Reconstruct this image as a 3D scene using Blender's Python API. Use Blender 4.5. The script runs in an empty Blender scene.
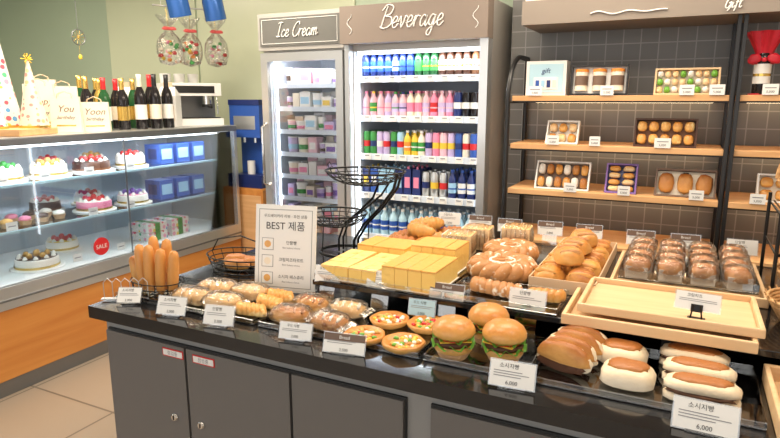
import bpy, math, random
from mathutils import Matrix, Vector, noise
R=random.Random(7)
scene=bpy.context.scene
rad=math.radians
# ---------------------------------------------------------------- materials
MATS={}
def nodes(name):
    m=bpy.data.materials.new(name); m.use_nodes=True
    nt=m.node_tree; b=nt.nodes["Principled BSDF"]
    MATS[name]=m
    return m,nt,b
def P(name,col,rough=.5,metal=0,emi=0,noise_s=0,amt=.15,spec=.5,coat=0,bump=0):
    m,nt,b=nodes(name)
    b.inputs["Base Color"].default_value=(*col,1); b.inputs["Roughness"].default_value=rough
    b.inputs["Metallic"].default_value=metal; b.inputs["Specular IOR Level"].default_value=spec
    b.inputs["Coat Weight"].default_value=coat
    if emi:
        b.inputs["Emission Color"].default_value=(*col,1); b.inputs["Emission Strength"].default_value=emi
    if noise_s:
        tc=nt.nodes.new("ShaderNodeTexCoord"); n=nt.nodes.new("ShaderNodeTexNoise"); n.inputs["Scale"].default_value=noise_s
        n.inputs["Detail"].default_value=4
        nt.links.new(tc.outputs["Object"],n.inputs["Vector"])
        mx=nt.nodes.new("ShaderNodeMix"); mx.data_type='RGBA'
        mx.inputs[6].default_value=(*[c*(1-amt) for c in col],1); mx.inputs[7].default_value=(*[min(1,c*(1+amt)) for c in col],1)
        nt.links.new(n.outputs["Fac"],mx.inputs[0]); nt.links.new(mx.outputs[2],b.inputs["Base Color"])
    return m
def BREAD(name,top,side,lo=-.1,hi=.75,ns=18,amt=.35,rough=.5,bump=.5,spot=None,coat=0.15):
    m,nt,b=nodes(name); L=nt.links
    g=nt.nodes.new("ShaderNodeNewGeometry"); s=nt.nodes.new("ShaderNodeSeparateXYZ"); L.new(g.outputs["Normal"],s.inputs[0])
    tc=nt.nodes.new("ShaderNodeTexCoord"); n=nt.nodes.new("ShaderNodeTexNoise"); n.inputs["Scale"].default_value=ns; n.inputs["Detail"].default_value=5
    L.new(tc.outputs["Object"],n.inputs["Vector"])
    ad=nt.nodes.new("ShaderNodeMath"); ad.operation='MULTIPLY_ADD'; ad.inputs[1].default_value=1.2; L.new(n.outputs["Fac"],ad.inputs[0])
    sb=nt.nodes.new("ShaderNodeMath"); sb.operation='ADD'; sb.inputs[1].default_value=-.6; L.new(s.outputs["Z"],sb.inputs[0]); L.new(sb.outputs[0],ad.inputs[2])
    mr=nt.nodes.new("ShaderNodeMapRange"); mr.inputs[1].default_value=lo; mr.inputs[2].default_value=hi; L.new(ad.outputs[0],mr.inputs[0])
    mx=nt.nodes.new("ShaderNodeMix"); mx.data_type='RGBA'; mx.inputs[6].default_value=(*side,1); mx.inputs[7].default_value=(*top,1)
    L.new(mr.outputs[0],mx.inputs[0]); out=mx.outputs[2]
    if spot:
        n2=nt.nodes.new("ShaderNodeTexNoise"); n2.inputs["Scale"].default_value=spot[1]; n2.inputs["Detail"].default_value=3; L.new(tc.outputs["Object"],n2.inputs["Vector"])
        m2=nt.nodes.new("ShaderNodeMapRange"); m2.inputs[1].default_value=spot[2]; m2.inputs[2].default_value=spot[2]+.08; m2.inputs[3].default_value=0; m2.inputs[4].default_value=.9
        L.new(n2.outputs["Fac"],m2.inputs[0])
        mx2=nt.nodes.new("ShaderNodeMix"); mx2.data_type='RGBA'; mx2.inputs[7].default_value=(*spot[0],1); L.new(out,mx2.inputs[6]); L.new(m2.outputs[0],mx2.inputs[0]); out=mx2.outputs[2]
    L.new(out,b.inputs["Base Color"]); b.inputs["Roughness"].default_value=rough; b.inputs["Coat Weight"].default_value=coat; b.inputs["Coat Roughness"].default_value=.25
    bp=nt.nodes.new("ShaderNodeBump"); bp.inputs["Strength"].default_value=bump; bp.inputs["Distance"].default_value=.004
    n3=nt.nodes.new("ShaderNodeTexNoise"); n3.inputs["Scale"].default_value=60; L.new(tc.outputs["Object"],n3.inputs["Vector"])
    L.new(n3.outputs["Fac"],bp.inputs["Height"]); L.new(bp.outputs[0],b.inputs["Normal"])
    return m
def GLASS(name,tint=(1,1,1),gl=.08,rough=.02,crinkle=0):
    m,nt,b=nodes(name); L=nt.links
    t=nt.nodes.new("ShaderNodeBsdfTransparent"); t.inputs[0].default_value=(*tint,1)
    g=nt.nodes.new("ShaderNodeBsdfGlossy"); g.inputs[1].default_value=rough; g.inputs[0].default_value=(1,1,1,1)
    mx=nt.nodes.new("ShaderNodeMixShader")
    fr=nt.nodes.new("ShaderNodeFresnel"); fr.inputs[0].default_value=1.35
    ad=nt.nodes.new("ShaderNodeMath"); ad.operation='ADD'; ad.inputs[1].default_value=gl; ad.use_clamp=True; L.new(fr.outputs[0],ad.inputs[0])
    if crinkle:
        tc=nt.nodes.new("ShaderNodeTexCoord"); n=nt.nodes.new("ShaderNodeTexNoise"); n.inputs["Scale"].default_value=crinkle; n.inputs["Detail"].default_value=2; n.inputs["Distortion"].default_value=1.5
        L.new(tc.outputs["Object"],n.inputs["Vector"]); bp=nt.nodes.new("ShaderNodeBump"); bp.inputs["Strength"].default_value=1; bp.inputs["Distance"].default_value=.012
        L.new(n.outputs["Fac"],bp.inputs["Height"]); L.new(bp.outputs[0],g.inputs["Normal"]); L.new(bp.outputs[0],fr.inputs["Normal"])
    L.new(ad.outputs[0],mx.inputs[0]); L.new(t.outputs[0],mx.inputs[1]); L.new(g.outputs[0],mx.inputs[2])
    L.new(mx.outputs[0],nt.nodes["Material Output"].inputs[0])
    return m
def TILE(name,c1,c2,mortar,w,h,msize,rough,plane='XY'):
    m,nt,b=nodes(name); L=nt.links
    tc=nt.nodes.new("ShaderNodeTexCoord"); s=nt.nodes.new("ShaderNodeSeparateXYZ"); c=nt.nodes.new("ShaderNodeCombineXYZ")
    L.new(tc.outputs["Object"],s.inputs[0]); L.new(s.outputs[plane[0]],c.inputs[0]); L.new(s.outputs[plane[1]],c.inputs[1])
    br=nt.nodes.new("ShaderNodeTexBrick"); br.offset=0; br.inputs["Scale"].default_value=1
    br.inputs["Color1"].default_value=(*c1,1); br.inputs["Color2"].default_value=(*c2,1); br.inputs["Mortar"].default_value=(*mortar,1)
    br.inputs["Brick Width"].default_value=w; br.inputs["Row Height"].default_value=h; br.inputs["Mortar Size"].default_value=msize; br.inputs["Mortar Smooth"].default_value=.1
    L.new(c.outputs[0],br.inputs["Vector"]); L.new(br.outputs["Color"],b.inputs["Base Color"]); b.inputs["Roughness"].default_value=rough
    return m
def WOOD(name,c1,c2,axis='X',rough=.45,scale=6):
    m,nt,b=nodes(name); L=nt.links
    tc=nt.nodes.new("ShaderNodeTexCoord"); mp=nt.nodes.new("ShaderNodeMapping")
    sc=[scale*5]*3; sc['XYZ'.index(axis)]=scale*.35; mp.inputs["Scale"].default_value=sc
    n=nt.nodes.new("ShaderNodeTexNoise"); n.inputs["Scale"].default_value=1; n.inputs["Detail"].default_value=6; n.inputs["Distortion"].default_value=.6
    L.new(tc.outputs["Object"],mp.inputs[0]); L.new(mp.outputs[0],n.inputs["Vector"])
    cr=nt.nodes.new("ShaderNodeValToRGB"); cr.color_ramp.elements[0].position=.35; cr.color_ramp.elements[0].color=(*c1,1); cr.color_ramp.elements[1].position=.65; cr.color_ramp.elements[1].color=(*c2,1)
    L.new(n.outputs["Fac"],cr.inputs[0]); L.new(cr.outputs[0],b.inputs["Base Color"]); b.inputs["Roughness"].default_value=rough
    return m
def DOTS(name,base,dots,scale=28):
    m,nt,b=nodes(name); L=nt.links
    tc=nt.nodes.new("ShaderNodeTexCoord"); v=nt.nodes.new("ShaderNodeTexVoronoi"); v.inputs["Scale"].default_value=scale; v.inputs["Randomness"].default_value=.5
    L.new(tc.outputs["Object"],v.inputs["Vector"])
    mr=nt.nodes.new("ShaderNodeMath"); mr.operation='LESS_THAN'; mr.inputs[1].default_value=.36; L.new(v.outputs["Distance"],mr.inputs[0])
    sp=nt.nodes.new("ShaderNodeSeparateColor"); L.new(v.outputs["Color"],sp.inputs[0])
    cr=nt.nodes.new("ShaderNodeValToRGB"); cr.color_ramp.interpolation='CONSTANT'
    els=cr.color_ramp.elements; els[0].color=(*dots[0],1); els[1].position=1/len(dots); els[1].color=(*dots[1],1)
    for i in range(2,len(dots)):
        e=els.new(i/len(dots)); e.color=(*dots[i],1)
    L.new(sp.outputs[0],cr.inputs[0])
    mx=nt.nodes.new("ShaderNodeMix"); mx.data_type='RGBA'; mx.inputs[6].default_value=(*base,1); L.new(cr.outputs[0],mx.inputs[7]); L.new(mr.outputs[0],mx.inputs[0])
    L.new(mx.outputs[2],b.inputs["Base Color"]); b.inputs["Roughness"].default_value=.35
    return m

P("white",(.82,.82,.80),.5); P("cardwhite",(.84,.84,.82),.45); P("ink",(.03,.03,.035),.6); P("inkgrey",(.25,.25,.27),.6)
P("black",(.012,.012,.013),.35); P("blackgloss",(.012,.012,.013),.12,coat=.3); P("wire",(.012,.012,.012),.35,.4)
P("steel",(.66,.67,.67),.3,.8); P("steeldark",(.25,.26,.27),.35,.8); P("chrome",(.8,.8,.8),.1,1)
P("cab_frame",(.27,.27,.265),.42); P("cab_door",(.15,.142,.136),.4); P("dark_gap",(.03,.03,.03),.7)
P("red",(.6,.02,.025),.4); P("redcloth",(.62,.01,.03),.45,noise_s=30); P("blue",(.03,.10,.42),.35); P("lampblue",(.03,.11,.36),.25,.3)
P("navy",(.015,.03,.15),.3); P("yellow",(.8,.55,.05),.4); P("green",(.05,.3,.06),.4); P("pink",(.8,.25,.4),.4); P("palepink",(.8,.5,.58),.4); P("purple",(.22,.12,.42),.4); P("lilac",(.55,.45,.72),.4)
P("orange",(.8,.28,.04),.4); P("cream",(.84,.76,.62),.5); P("sky",(.35,.6,.8),.4); P("lightblue",(.45,.68,.8),.5)
P("brown",(.16,.06,.02),.5); P("choco",(.07,.025,.012),.35); P("labelbrown",(.16,.10,.07),.5)
P("wallgreen",(.44,.53,.40),.35,noise_s=1.2,amt=.10); P("wallpanel",(.62,.66,.48),.25,noise_s=.8,amt=.15); P("wallcream",(.80,.75,.66),.7)
P("ceilmat",(.85,.83,.79),.8); P("soffit",(.25,.21,.175),.5); P("headergrey",(.13,.13,.12),.45); P("headerbrown",(.23,.185,.155),.5)
P("fridgegrey",(.50,.48,.45),.35,.4); P("fridgeinner",(.68,.76,.86),.4); P("cabinetinner",(.55,.62,.70),.4)
P("ledcool",(.85,.93,1),.5,emi=5); P("ledwarm",(1,.80,.5),.5,emi=6)
WOOD("oak",(.74,.49,.26),(.80,.57,.34)); WOOD("shelfwood",(.68,.37,.155),(.78,.46,.22)); WOOD("panelwood",(.56,.20,.04),(.66,.28,.065),'Y',.4,3)
WOOD("wicker",(.42,.23,.09),(.66,.40,.18),'X',.6,14)
TILE("floortile",(.35,.28,.21),(.38,.31,.24),(.17,.135,.10),.6,.6,.006,.35)
TILE("darktile",(.175,.175,.17),(.19,.19,.185),(.33,.33,.32),.085,.085,.003,.4,'XZ')
GLASS("glass",gl=.06); GLASS("glassshelf",(.9,.97,.98),.12); GLASS("acrylic",(.93,.95,.96),.14,.05)
GLASS("bagplastic",(.975,.975,.98),.04,.14,38)
BREAD("crust",(.38,.125,.02),(.70,.36,.10)); BREAD("golden",(.60,.235,.035),(.80,.44,.12),coat=.5); BREAD("darkcrust",(.44,.17,.045),(.70,.38,.14),coat=.4)
BREAD("bunwhite",(.84,.70,.50),(.86,.76,.60),amt=.1); BREAD("castellaside",(.88,.56,.12),(.92,.64,.18),lo=.2,hi=.9); BREAD("castellatop",(.72,.37,.07),(.78,.44,.11),ns=30)
BREAD("castellapale",(.88,.58,.19),(.90,.64,.26),ns=30,spot=((.76,.40,.09),26,.55))
BREAD("sugarbread",(.46,.20,.06),(.56,.27,.10),spot=((.84,.76,.64),40,.57)); BREAD("palebread",(.80,.50,.21),(.86,.66,.40)); BREAD("nutbread",(.56,.24,.07),(.74,.43,.17),spot=((.34,.13,.04),34,.56))
BREAD("danish",(.68,.31,.06),(.80,.48,.16),spot=((.88,.66,.30),30,.56)); BREAD("burnt",(.40,.14,.03),(.56,.25,.06)); BREAD("stick",(.62,.25,.05),(.76,.37,.10),lo=-1,hi=1,coat=.4)
P("lettuce",(.16,.42,.05),.4,noise_s=50,amt=.5); P("patty",(.10,.035,.015),.6,noise_s=80); P("cheese",(.9,.55,.06),.4); P("tomato",(.6,.05,.02),.3)
P("papercup",(.50,.30,.15),.6); P("kraft",(.68,.50,.33),.7); P("paperwhite",(.82,.79,.74),.6); P("bean",(.14,.06,.03),.5,noise_s=60,amt=.6); P("cream_w",(.88,.84,.77),.45)
P("topping",(.70,.38,.10),.5,noise_s=60,amt=.5); P("strawb",(.65,.03,.03),.3); P("gold",(.8,.55,.15),.25,.8); P("bottlegreen",(.02,.09,.03),.08); P("bottledark",(.015,.013,.015),.08)
P("ribbon",(.75,.1,.1),.4)
DOTS("dotwhite",(.82,.80,.76),[(.8,.1,.15),(.85,.6,.1),(.1,.35,.7),(.1,.5,.25),(.85,.35,.5)],26)
DOTS("dotcream",(.84,.74,.60),[(.8,.3,.25),(.85,.5,.25),(.8,.6,.3)],34)

# ---------------------------------------------------------------- builder
def T(x=0,y=0,z=0,rz=0,rx=0,ry=0,s=1):
    return Matrix.Translation((x,y,z))@Matrix.Rotation(rad(rz),4,'Z')@Matrix.Rotation(rad(ry),4,'Y')@Matrix.Rotation(rad(rx),4,'X')@Matrix.Scale(s,4)
TEXTC={}
def textmesh(s,shear):
    k=(s,shear)
    if k not in TEXTC:
        cu=bpy.data.curves.new("tx","FONT"); cu.body=s; cu.size=1; cu.shear=shear; cu.align_x='CENTER'; cu.resolution_u=3
        ob=bpy.data.objects.new("tx",cu); scene.collection.objects.link(ob)
        bpy.context.view_layer.update()
        me=bpy.data.meshes.new_from_object(ob)
        TEXTC[k]=([v.co.copy() for v in me.vertices],[tuple(p.vertices) for p in me.polygons])
        bpy.data.objects.remove(ob); bpy.data.curves.remove(cu); bpy.data.meshes.remove(me)
    return TEXTC[k]
SCRIPT={'B':(1.15,[[(.05,0),(.18,1),(.35,2)],[(-.15,1.6),(.3,2.1),(.95,1.9),(.8,1.3),(.3,1.08),(.95,.95),(1.0,.3),(.4,-.02),(-.1,.15)]]),
'e':(.68,[[(-.05,.35),(.4,.55),(.47,.88),(.25,1),(.04,.6),(.12,.1),(.38,0),(.66,.35)]]),
'v':(.85,[[(-.05,.5),(.12,1),(.24,.5),(.32,0),(.52,.45),(.62,1),(.85,.85)]]),
'r':(.66,[[(-.05,.4),(.15,1),(.12,.5),(.1,0)],[(.11,.5),(.3,.93),(.6,.9)]]),
'a':(.85,[[(.55,.82),(.3,1),(.05,.6),(.1,.1),(.33,.05),(.53,.5),(.6,1)],[(.6,1),(.55,.35),(.65,0),(.85,.35)]]),
'g':(.85,[[(.55,.85),(.3,1),(.05,.6),(.12,.15),(.38,.15),(.58,.95),(.5,0),(.38,-.75),(.08,-.75),(.08,-.4),(.5,0),(.85,.35)]]),
'I':(.8,[[(.0,1.85),(.35,2),(.75,1.95)],[(.42,2),(.3,1),(.2,.02)],[(-.1,.1),(.2,0),(.55,.08)]]),
'c':(.68,[[(.5,.8),(.3,1),(.05,.6),(.1,.1),(.38,0),(.68,.35)]]),
'C':(1.0,[[(.95,1.6),(.75,2),(.25,1.6),(.0,.7),(.2,.05),(.6,0),(.95,.4)]]),
'm':(1.15,[[(-.05,.5),(.1,1),(.08,0)],[(.09,.5),(.3,1),(.42,.8),(.42,0)],[(.43,.5),(.65,1),(.78,.8),(.8,.1),(1.1,.35)]]),
'G':(1.1,[[(.95,1.6),(.75,2),(.25,1.6),(0,.7),(.2,.05),(.65,.1),(.9,.9)],[(.5,.9),(.9,.95),(.85,0),(.6,-.5)]]),
'i':(.5,[[(.08,1),(.08,.25),(.25,0),(.5,.35)],[(.12,1.4),(.14,1.52)]]),
'f':(.6,[[(.6,1.8),(.4,2.05),(.25,1.6),(.2,0),(.12,-.6)],[(0,1),(.5,1.02)]]),
't':(.6,[[(.25,1.75),(.15,.25),(.35,0),(.6,.3)],[(-.05,1.15),(.5,1.2)]]),' ':(.6,[])}
def crom(p,n=6):
    p=[Vector((a,b,0)) for a,b in p]; q=[p[0]*2-p[1]]+p+[p[-1]*2-p[-2]]; out=[]
    for i in range(1,len(q)-2):
        for k in range(n):
            t=k/n; a,b,c,d=q[i-1],q[i],q[i+1],q[i+2]
            out.append(.5*((2*b)+(c-a)*t+(2*a-5*b+4*c-d)*t*t+(3*b-a-3*c+d)*t**3))
    out.append(p[-1]); return out
class MB:
    def __init__(s): s.v=[];s.f=[];s.m=[];s.sm=[];s.mats=[];s.M=Matrix.Identity(4)
    def mi(s,n):
        if n not in s.mats: s.mats.append(n)
        return s.mats.index(n)
    def add(s,vs,fs,mat,smooth=False,M=None):
        MM=s.M if M is None else s.M@M
        o=len(s.v); s.v+=[MM@Vector(v) for v in vs]; i=s.mi(mat)
        for f in fs: s.f.append(tuple(o+k for k in f)); s.m.append(i); s.sm.append(smooth)
    def box(s,x0,x1,y0,y1,z0,z1,mat,M=None):
        vs=[(x,y,z) for z in (z0,z1) for y in (y0,y1) for x in (x0,x1)]
        s.add(vs,[(0,2,3,1),(4,5,7,6),(0,1,5,4),(2,6,7,3),(0,4,6,2),(1,3,7,5)],mat,False,M)
    def grid(s,fn,nu,nv,mat,cu=False,cv=False,M=None,smooth=True,caps=False):
        vs=[fn(i/(nu if cu else nu-1),j/(nv if cv else nv-1)) for j in range(nv) for i in range(nu)]
        fs=[]
        for j in range(nv if cv else nv-1):
            for i in range(nu if cu else nu-1):
                a=j*nu+i; b=j*nu+(i+1)%nu; c=((j+1)%nv)*nu+(i+1)%nu; d=((j+1)%nv)*nu+i
                fs.append((a,b,c,d))
        s.add(vs,fs,mat,smooth,M)
        if caps:
            s.add([vs[i] for i in range(nu)],[tuple(range(nu))[::-1]],mat,False,M)
            s.add([vs[(nv-1)*nu+i] for i in range(nu)],[tuple(range(nu))],mat,False,M)
    def lathe(s,prof,mat,M=None,seg=20,smooth=True,wob=0,nw=0,sx=1,sy=1,caps=True):
        def fn(u,v):
            r,z=prof[min(len(prof)-1,int(round(v*(len(prof)-1))))]
            a=2*math.pi*u; rr=r*(1+wob*math.sin(nw*a))
            return (rr*math.cos(a)*sx,rr*math.sin(a)*sy,z)
        s.grid(fn,seg,len(prof),mat,cu=True,M=M,smooth=smooth,caps=caps)
    def cyl(s,x,y,z0,z1,r,mat,seg=16,r2=None,M=None):
        r2=r if r2 is None else r2
        MM=T(x,y,0) if M is None else M@T(x,y,0)
        s.lathe([(r,z0),(r2,z1)],mat,MM,seg)
    def tube(s,pts,r,mat,seg=6,closed=False,M=None):
        pts=[Vector(p) for p in pts]; n=len(pts); rs=r if isinstance(r,(list,tuple)) else [r]*n
        rings=[]; up=Vector((0,0,1)); prev=None
        for i,p in enumerate(pts):
            a=pts[(i-1)%n] if (closed or i>0) else p; b=pts[(i+1)%n] if (closed or i<n-1) else p
            t=(b-a).normalized()
            if prev is None:
                nrm=t.cross(up)
                if nrm.length<.01: nrm=t.cross(Vector((1,0,0)))
            else: nrm=prev-t*prev.dot(t)
            nrm.normalize(); prev=nrm; bi=t.cross(nrm)
            rings+= [tuple(p+rs[i]*(math.cos(2*math.pi*k/seg)*nrm+math.sin(2*math.pi*k/seg)*bi)) for k in range(seg)]
        fs=[]
        for i in range(n if closed else n-1):
            for k in range(seg):
                fs.append((i*seg+k,i*seg+(k+1)%seg,((i+1)%n)*seg+(k+1)%seg,((i+1)%n)*seg+k))
        s.add(rings,fs,mat,True,M)
        if not closed:
            s.add(rings[:seg],[tuple(range(seg))[::-1]],mat,False,M); s.add(rings[-seg:],[tuple(range(seg))],mat,False,M)
    def blob(s,x,y,z,lx,ly,lz,mat,p=2.3,bump=.06,seed=0,rz=0,rx=0,ry=0,nu=20,nv=12,flat=.45,freq=2.0,M=None):
        def sg(a,e): return math.copysign(abs(a)**e,a)
        e=2/p; off=Vector((seed*3.1,seed*1.7,seed*.9))
        def fn(u,v):
            a=2*math.pi*u; b=math.pi*(v-.5); b=max(-1.5707,min(1.5707,b))
            X=sg(math.cos(b),e)*sg(math.cos(a),e); Y=sg(math.cos(b),e)*sg(math.sin(a),e); Z=sg(math.sin(b),e)
            k=1+bump*noise.noise(Vector((X,Y,Z))*freq+off)*2
            if Z<0: Z*=flat
            return (X*lx/2*k,Y*ly/2*k,Z*lz/(1+flat)*k+lz*flat/(1+flat))
        MM=T(x,y,z,rz,rx,ry); MM=MM if M is None else M@MM
        s.grid(fn,nu,nv,mat,cu=True,M=MM)
    def text(s,t,size,mat,M,shear=0):
        vs,fs=textmesh(t,shear)
        s.add([v*size for v in vs],fs,mat,False,M)
    def wtext(s,t,size,x,y,z,mat,shear=0,rx=90,rz=0):
        s.text(t,size,mat,T(x,y,z,rz,rx),shear)
    def script(s,t,u,cx,y,z,mat,r,shear=.25):
        W=sum(SCRIPT[c][0] for c in t); x=-W/2
        for c in t:
            w,st=SCRIPT[c]
            for p in st:
                s.tube([(cx+(x+q.x+q.y*shear)*u,y,z+q.y*u) for q in crom(p)],r,mat,5)
            x+=w
    def build(s,name,loc=(0,0,0),rz=0,bevel=0):
        me=bpy.data.meshes.new(name); me.from_pydata([tuple(v) for v in s.v],[],s.f)
        for n in s.mats: me.materials.append(MATS[n])
        me.polygons.foreach_set("material_index",s.m); me.polygons.foreach_set("use_smooth",s.sm); me.update()
        ob=bpy.data.objects.new(name,me); scene.collection.objects.link(ob); ob.location=loc; ob.rotation_euler=(0,0,rad(rz))
        if bevel:
            b=ob.modifiers.new("b","BEVEL"); b.width=bevel; b.segments=2; b.limit_method='ANGLE'; b.angle_limit=rad(50)
        return ob

# ---------------------------------------------------------------- room
def slab(name,x0,x1,y0,y1,z0,z1,mat):
    m=MB(); m.box(x0,x1,y0,y1,z0,z1,mat); return m.build(name)
slab("floor",-6.5,2.6,-2.5,4.0,-.05,0,"floortile")
slab("ceiling",-6.5,2.6,-2.5,4.0,2.7,2.75,"ceilmat")
slab("wall_left",-6.6,-6.5,-2.5,4.0,0,2.7,"wallgreen")
slab("wall_right",2.6,2.7,-2.5,4.0,0,2.7,"wallcream")
slab("wall_back",-6.5,-.94,3.9,4.0,0,2.7,"wallgreen")
slab("wall_alcove",-.93,2.6,3.42,4.0,0,2.7,"darktile")
m=MB()
for x0,x1 in ((-4.74,-3.7),(-3.68,-2.2)): m.box(x0,x1,3.885,3.899,.0,2.69,"wallpanel")
m.build("trim_1")
m=MB()
m.box(-.77,2.59,3.0,3.41,1.855,1.965,"soffit"); m.box(-.77,2.59,3.06,3.41,1.966,2.69,"wallcream")
m.script("Gift",.022,.125,2.996,1.879,"white",.003)
m.tube([(-.45+.012*i,2.996,1.889+.009*math.sin(i*.55)*(1-.03*i)) for i in range(28)],.003,"white")
m.build("gift_sign")

# ---------------------------------------------------------------- ice cream freezer
def fridge_shell(m,x0,x1,y0,y1,z0,z1,inner):
    t=.035
    m.box(x0,x0+t,y0,y1,z0,z1,"fridgegrey"); m.box(x1-t,x1,y0,y1,z0,z1,"fridgegrey")
    m.box(x0+t,x1-t,y1-t,y1,z0,z1,inner); m.box(x0+t,x1-t,y0,y1-t,z0,z0+.25,"fridgegrey"); m.box(x0+t,x1-t,y0,y1-t,z1-.24,z1,"fridgegrey")
    m.box(x0+t,x0+t+.01,y0+.03,y1-t,z0+.25,z1-.24,inner); m.box(x1-t-.01,x1-t,y0+.03,y1-t,z0+.25,z1-.24,inner)
m=MB()
fx0,fx1=-2.47,-1.85
fridge_shell(m,fx0,fx1,3.18,3.82,0,2.02,"fridgeinner")
m.box(fx0,fx1,3.13,3.18,1.80,2.02,"fridgegrey"); m.box(fx0+.02,fx1-.02,3.122,3.13,1.825,1.995,"headergrey")
for z in (1.838,1.98): m.box(fx0+.035,fx1-.035,3.119,3.122,z,z+.003,"white")
for x in (fx0+.035,fx1-.038): m.box(x,x+.003,3.119,3.122,1.838,1.983,"white")
m.script("Ice Cream",.042,-2.17,3.118,1.878,"white",.003)
dz0,dz1=.28,1.785
m.box(fx0+.01,fx0+.06,3.13,3.175,dz0,dz1,"steel"); m.box(fx1-.06,fx1-.01,3.13,3.175,dz0,dz1,"steel")
m.box(fx0+.06,fx1-.06,3.13,3.175,dz1-.05,dz1,"steel"); m.box(fx0+.06,fx1-.06,3.13,3.175,dz0,dz0+.05,"steel")
m.box(fx0+.06,fx1-.06,3.15,3.156,dz0+.05,dz1-.05,"glass")
m.tube([(fx0+.035,3.13,.95),(fx0+.035,3.09,.97),(fx0+.035,3.09,1.33),(fx0+.035,3.13,1.35)],.01,"chrome",8)
fz=[.42+.145*i for i in range(9)]
for z in fz:
    m.box(fx0+.05,fx1-.05,3.22,3.75,z,z+.006,"white"); m.box(fx0+.05,fx1-.05,3.215,3.22,z-.008,z+.022,"fridgeinner")
m.box(fx0+.07,fx0+.08,3.2,3.21,.35,1.72,"ledcool"); m.box(fx1-.08,fx1-.07,3.2,3.21,.35,1.72,"ledcool")
m.build("ice_cream_freezer",bevel=.002)
m=MB()
for z in fz:
    z+=.0065; x=fx0+.10
    while x<fx1-.15:
        w=R.uniform(.045,.085); h=R.uniform(.06,.115); k=R.choice(["white","white","cardwhite","lilac","palepink","palepink","lightblue","cream","cardwhite","lilac"])
        if R.random()<.5:
            m.cyl(x+w/2,3.28,z,z+h,w*.40,k,14,w*.48); m.cyl(x+w/2,3.28,z+h,z+h+.006,w*.5,"white",14); m.cyl(x+w/2,3.28,z+h*.3,z+h*.6,w*.455,R.choice(["purple","pink","red","sky","choco","green"]),14,w*.47)
        else:
            m.box(x,x+w,3.25,3.33,z,z+h,k); m.box(x+.008,x+w-.008,3.248,3.25,z+h*.3,z+h*.7,R.choice(["purple","pink","white","yellow","sky","lilac","cream"]))
        m.box(x,x+w,3.36,3.5,z,z+R.uniform(.08,.12),R.choice(["white","lilac","cardwhite","cream","palepink"]))
        x+=w+.006
m.build("ice_cream_tubs")

# ---------------------------------------------------------------- beverage fridge
m=MB(); bx0,bx1=-1.845,-.965
fridge_shell(m,bx0,bx1,3.18,3.82,0,2.02,"fridgeinner")
m.box(bx0,bx1,3.08,3.18,1.815,2.02,"headerbrown")
m.script("Beverage",.058,-1.395,3.077,1.888,"white",.0036)
for sx in (-1.78,-1.03):
    m.tube([(sx+.015*math.sin(i*.9),3.078,1.865+.012*i) for i in range(10)],.002,"white")
m.box(bx1-.045,bx1,3.10,3.18,0,1.815,"steel"); m.box(bx0,bx0+.03,3.13,3.18,0,1.815,"steel")
for z in (.67,.93,1.17,1.40,1.63):
    m.box(bx0+.045,bx1-.045,3.24,3.75,z-.012,z,"white"); m.box(bx0+.045,bx1-.045,3.225,3.24,z-.03,z+.008,"fridgeinner")
    for k in range(9):
        xx=bx0+.07+k*.085+R.uniform(-.01,.01); m.box(xx,xx+.045,3.218,3.224,z-.028,z+.008,"cardwhite")
        m.box(xx+.006,xx+.035,3.216,3.218,z-.005,z+.0,"inkgrey")
m.box(bx0+.05,bx1-.05,3.2,3.23,1.762,1.775,"ledcool")
m.box(bx0+.046,bx0+.056,3.2,3.21,.35,1.75,"ledcool"); m.box(bx1-.056,bx1-.046,3.2,3.21,.35,1.75,"ledcool")
m.build("beverage_fridge",bevel=.002)
def bottle(m,x,y,z,h,r,body,cap,label=None,seg=10):
    M=T(x,y,z)
    m.lathe([(r*.9,0),(r,h*.04),(r,h*.62),(r*.85,h*.72),(r*.42,h*.84),(r*.38,h*.92)],body,M,seg)
    m.lathe([(r*.45,h*.91),(r*.45,h)],cap,M,seg)
    if label: m.lathe([(r*1.03,h*.2),(r*1.03,h*.55)],label,M,seg,caps=False); m.lathe([(r*1.045,h*.33),(r*1.045,h*.38)],cap,M,seg,caps=False)
def can(m,x,y,z,h,r,body,seg=12,band="white"):
    M=T(x,y,z); m.lathe([(r*.8,0),(r,h*.06),(r,h*.9),(r*.85,h*.97),(r*.85,h)],body,M,seg); m.lathe([(r*.86,h*.985),(r*.8,h*1.0)],"steel",M,seg); m.lathe([(r*1.02,h*.35),(r*1.02,h*.6)],band,M,seg,caps=False)
C=R.choice
def row(name,z,n,kinds):
    m=MB()
    for i in range(n):
        k0=kinds(i/n)
        for j in range(3):
            x=bx0+.072+(bx1-bx0-.144)*i/(n-1); y=3.27+j*.075+R.uniform(-.004,.004); k=k0
            if k[0]=='b': bottle(m,x,y,z,k[1],k[2],k[3],k[4],k[5])
            elif k[0]=='c': can(m,x,y,z,k[1],k[2],k[3],band=C(["white","navy","yellow","red"]))
            else:
                m.box(x-k[2],x+k[2],y-.02,y+.02,z,z+k[1],k[3]); m.box(x-k[2]*.7,x+k[2]*.7,y-.0215,y-.02,z+k[1]*.3,z+k[1]*.7,k[4]); m.cyl(x,y,z+k[1],z+k[1]+.015,.008,k[4],8)
    m.build(name)
row("juice_bottles",1.631,16,lambda u:('b',.165,.024,'navy','white','blue') if u<.22 else ('b',.168,.024,C(['navy','bottledark']),'navy',C(['sky','blue'])) if u<.42 else ('b',.165,.025,'bottlegreen',C(['green','gold']),'green') if u<.62 else ('b',.165,.025,'choco','yellow','cream') if u<.85 else ('b',.16,.024,'brown','red','cream'))
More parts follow.
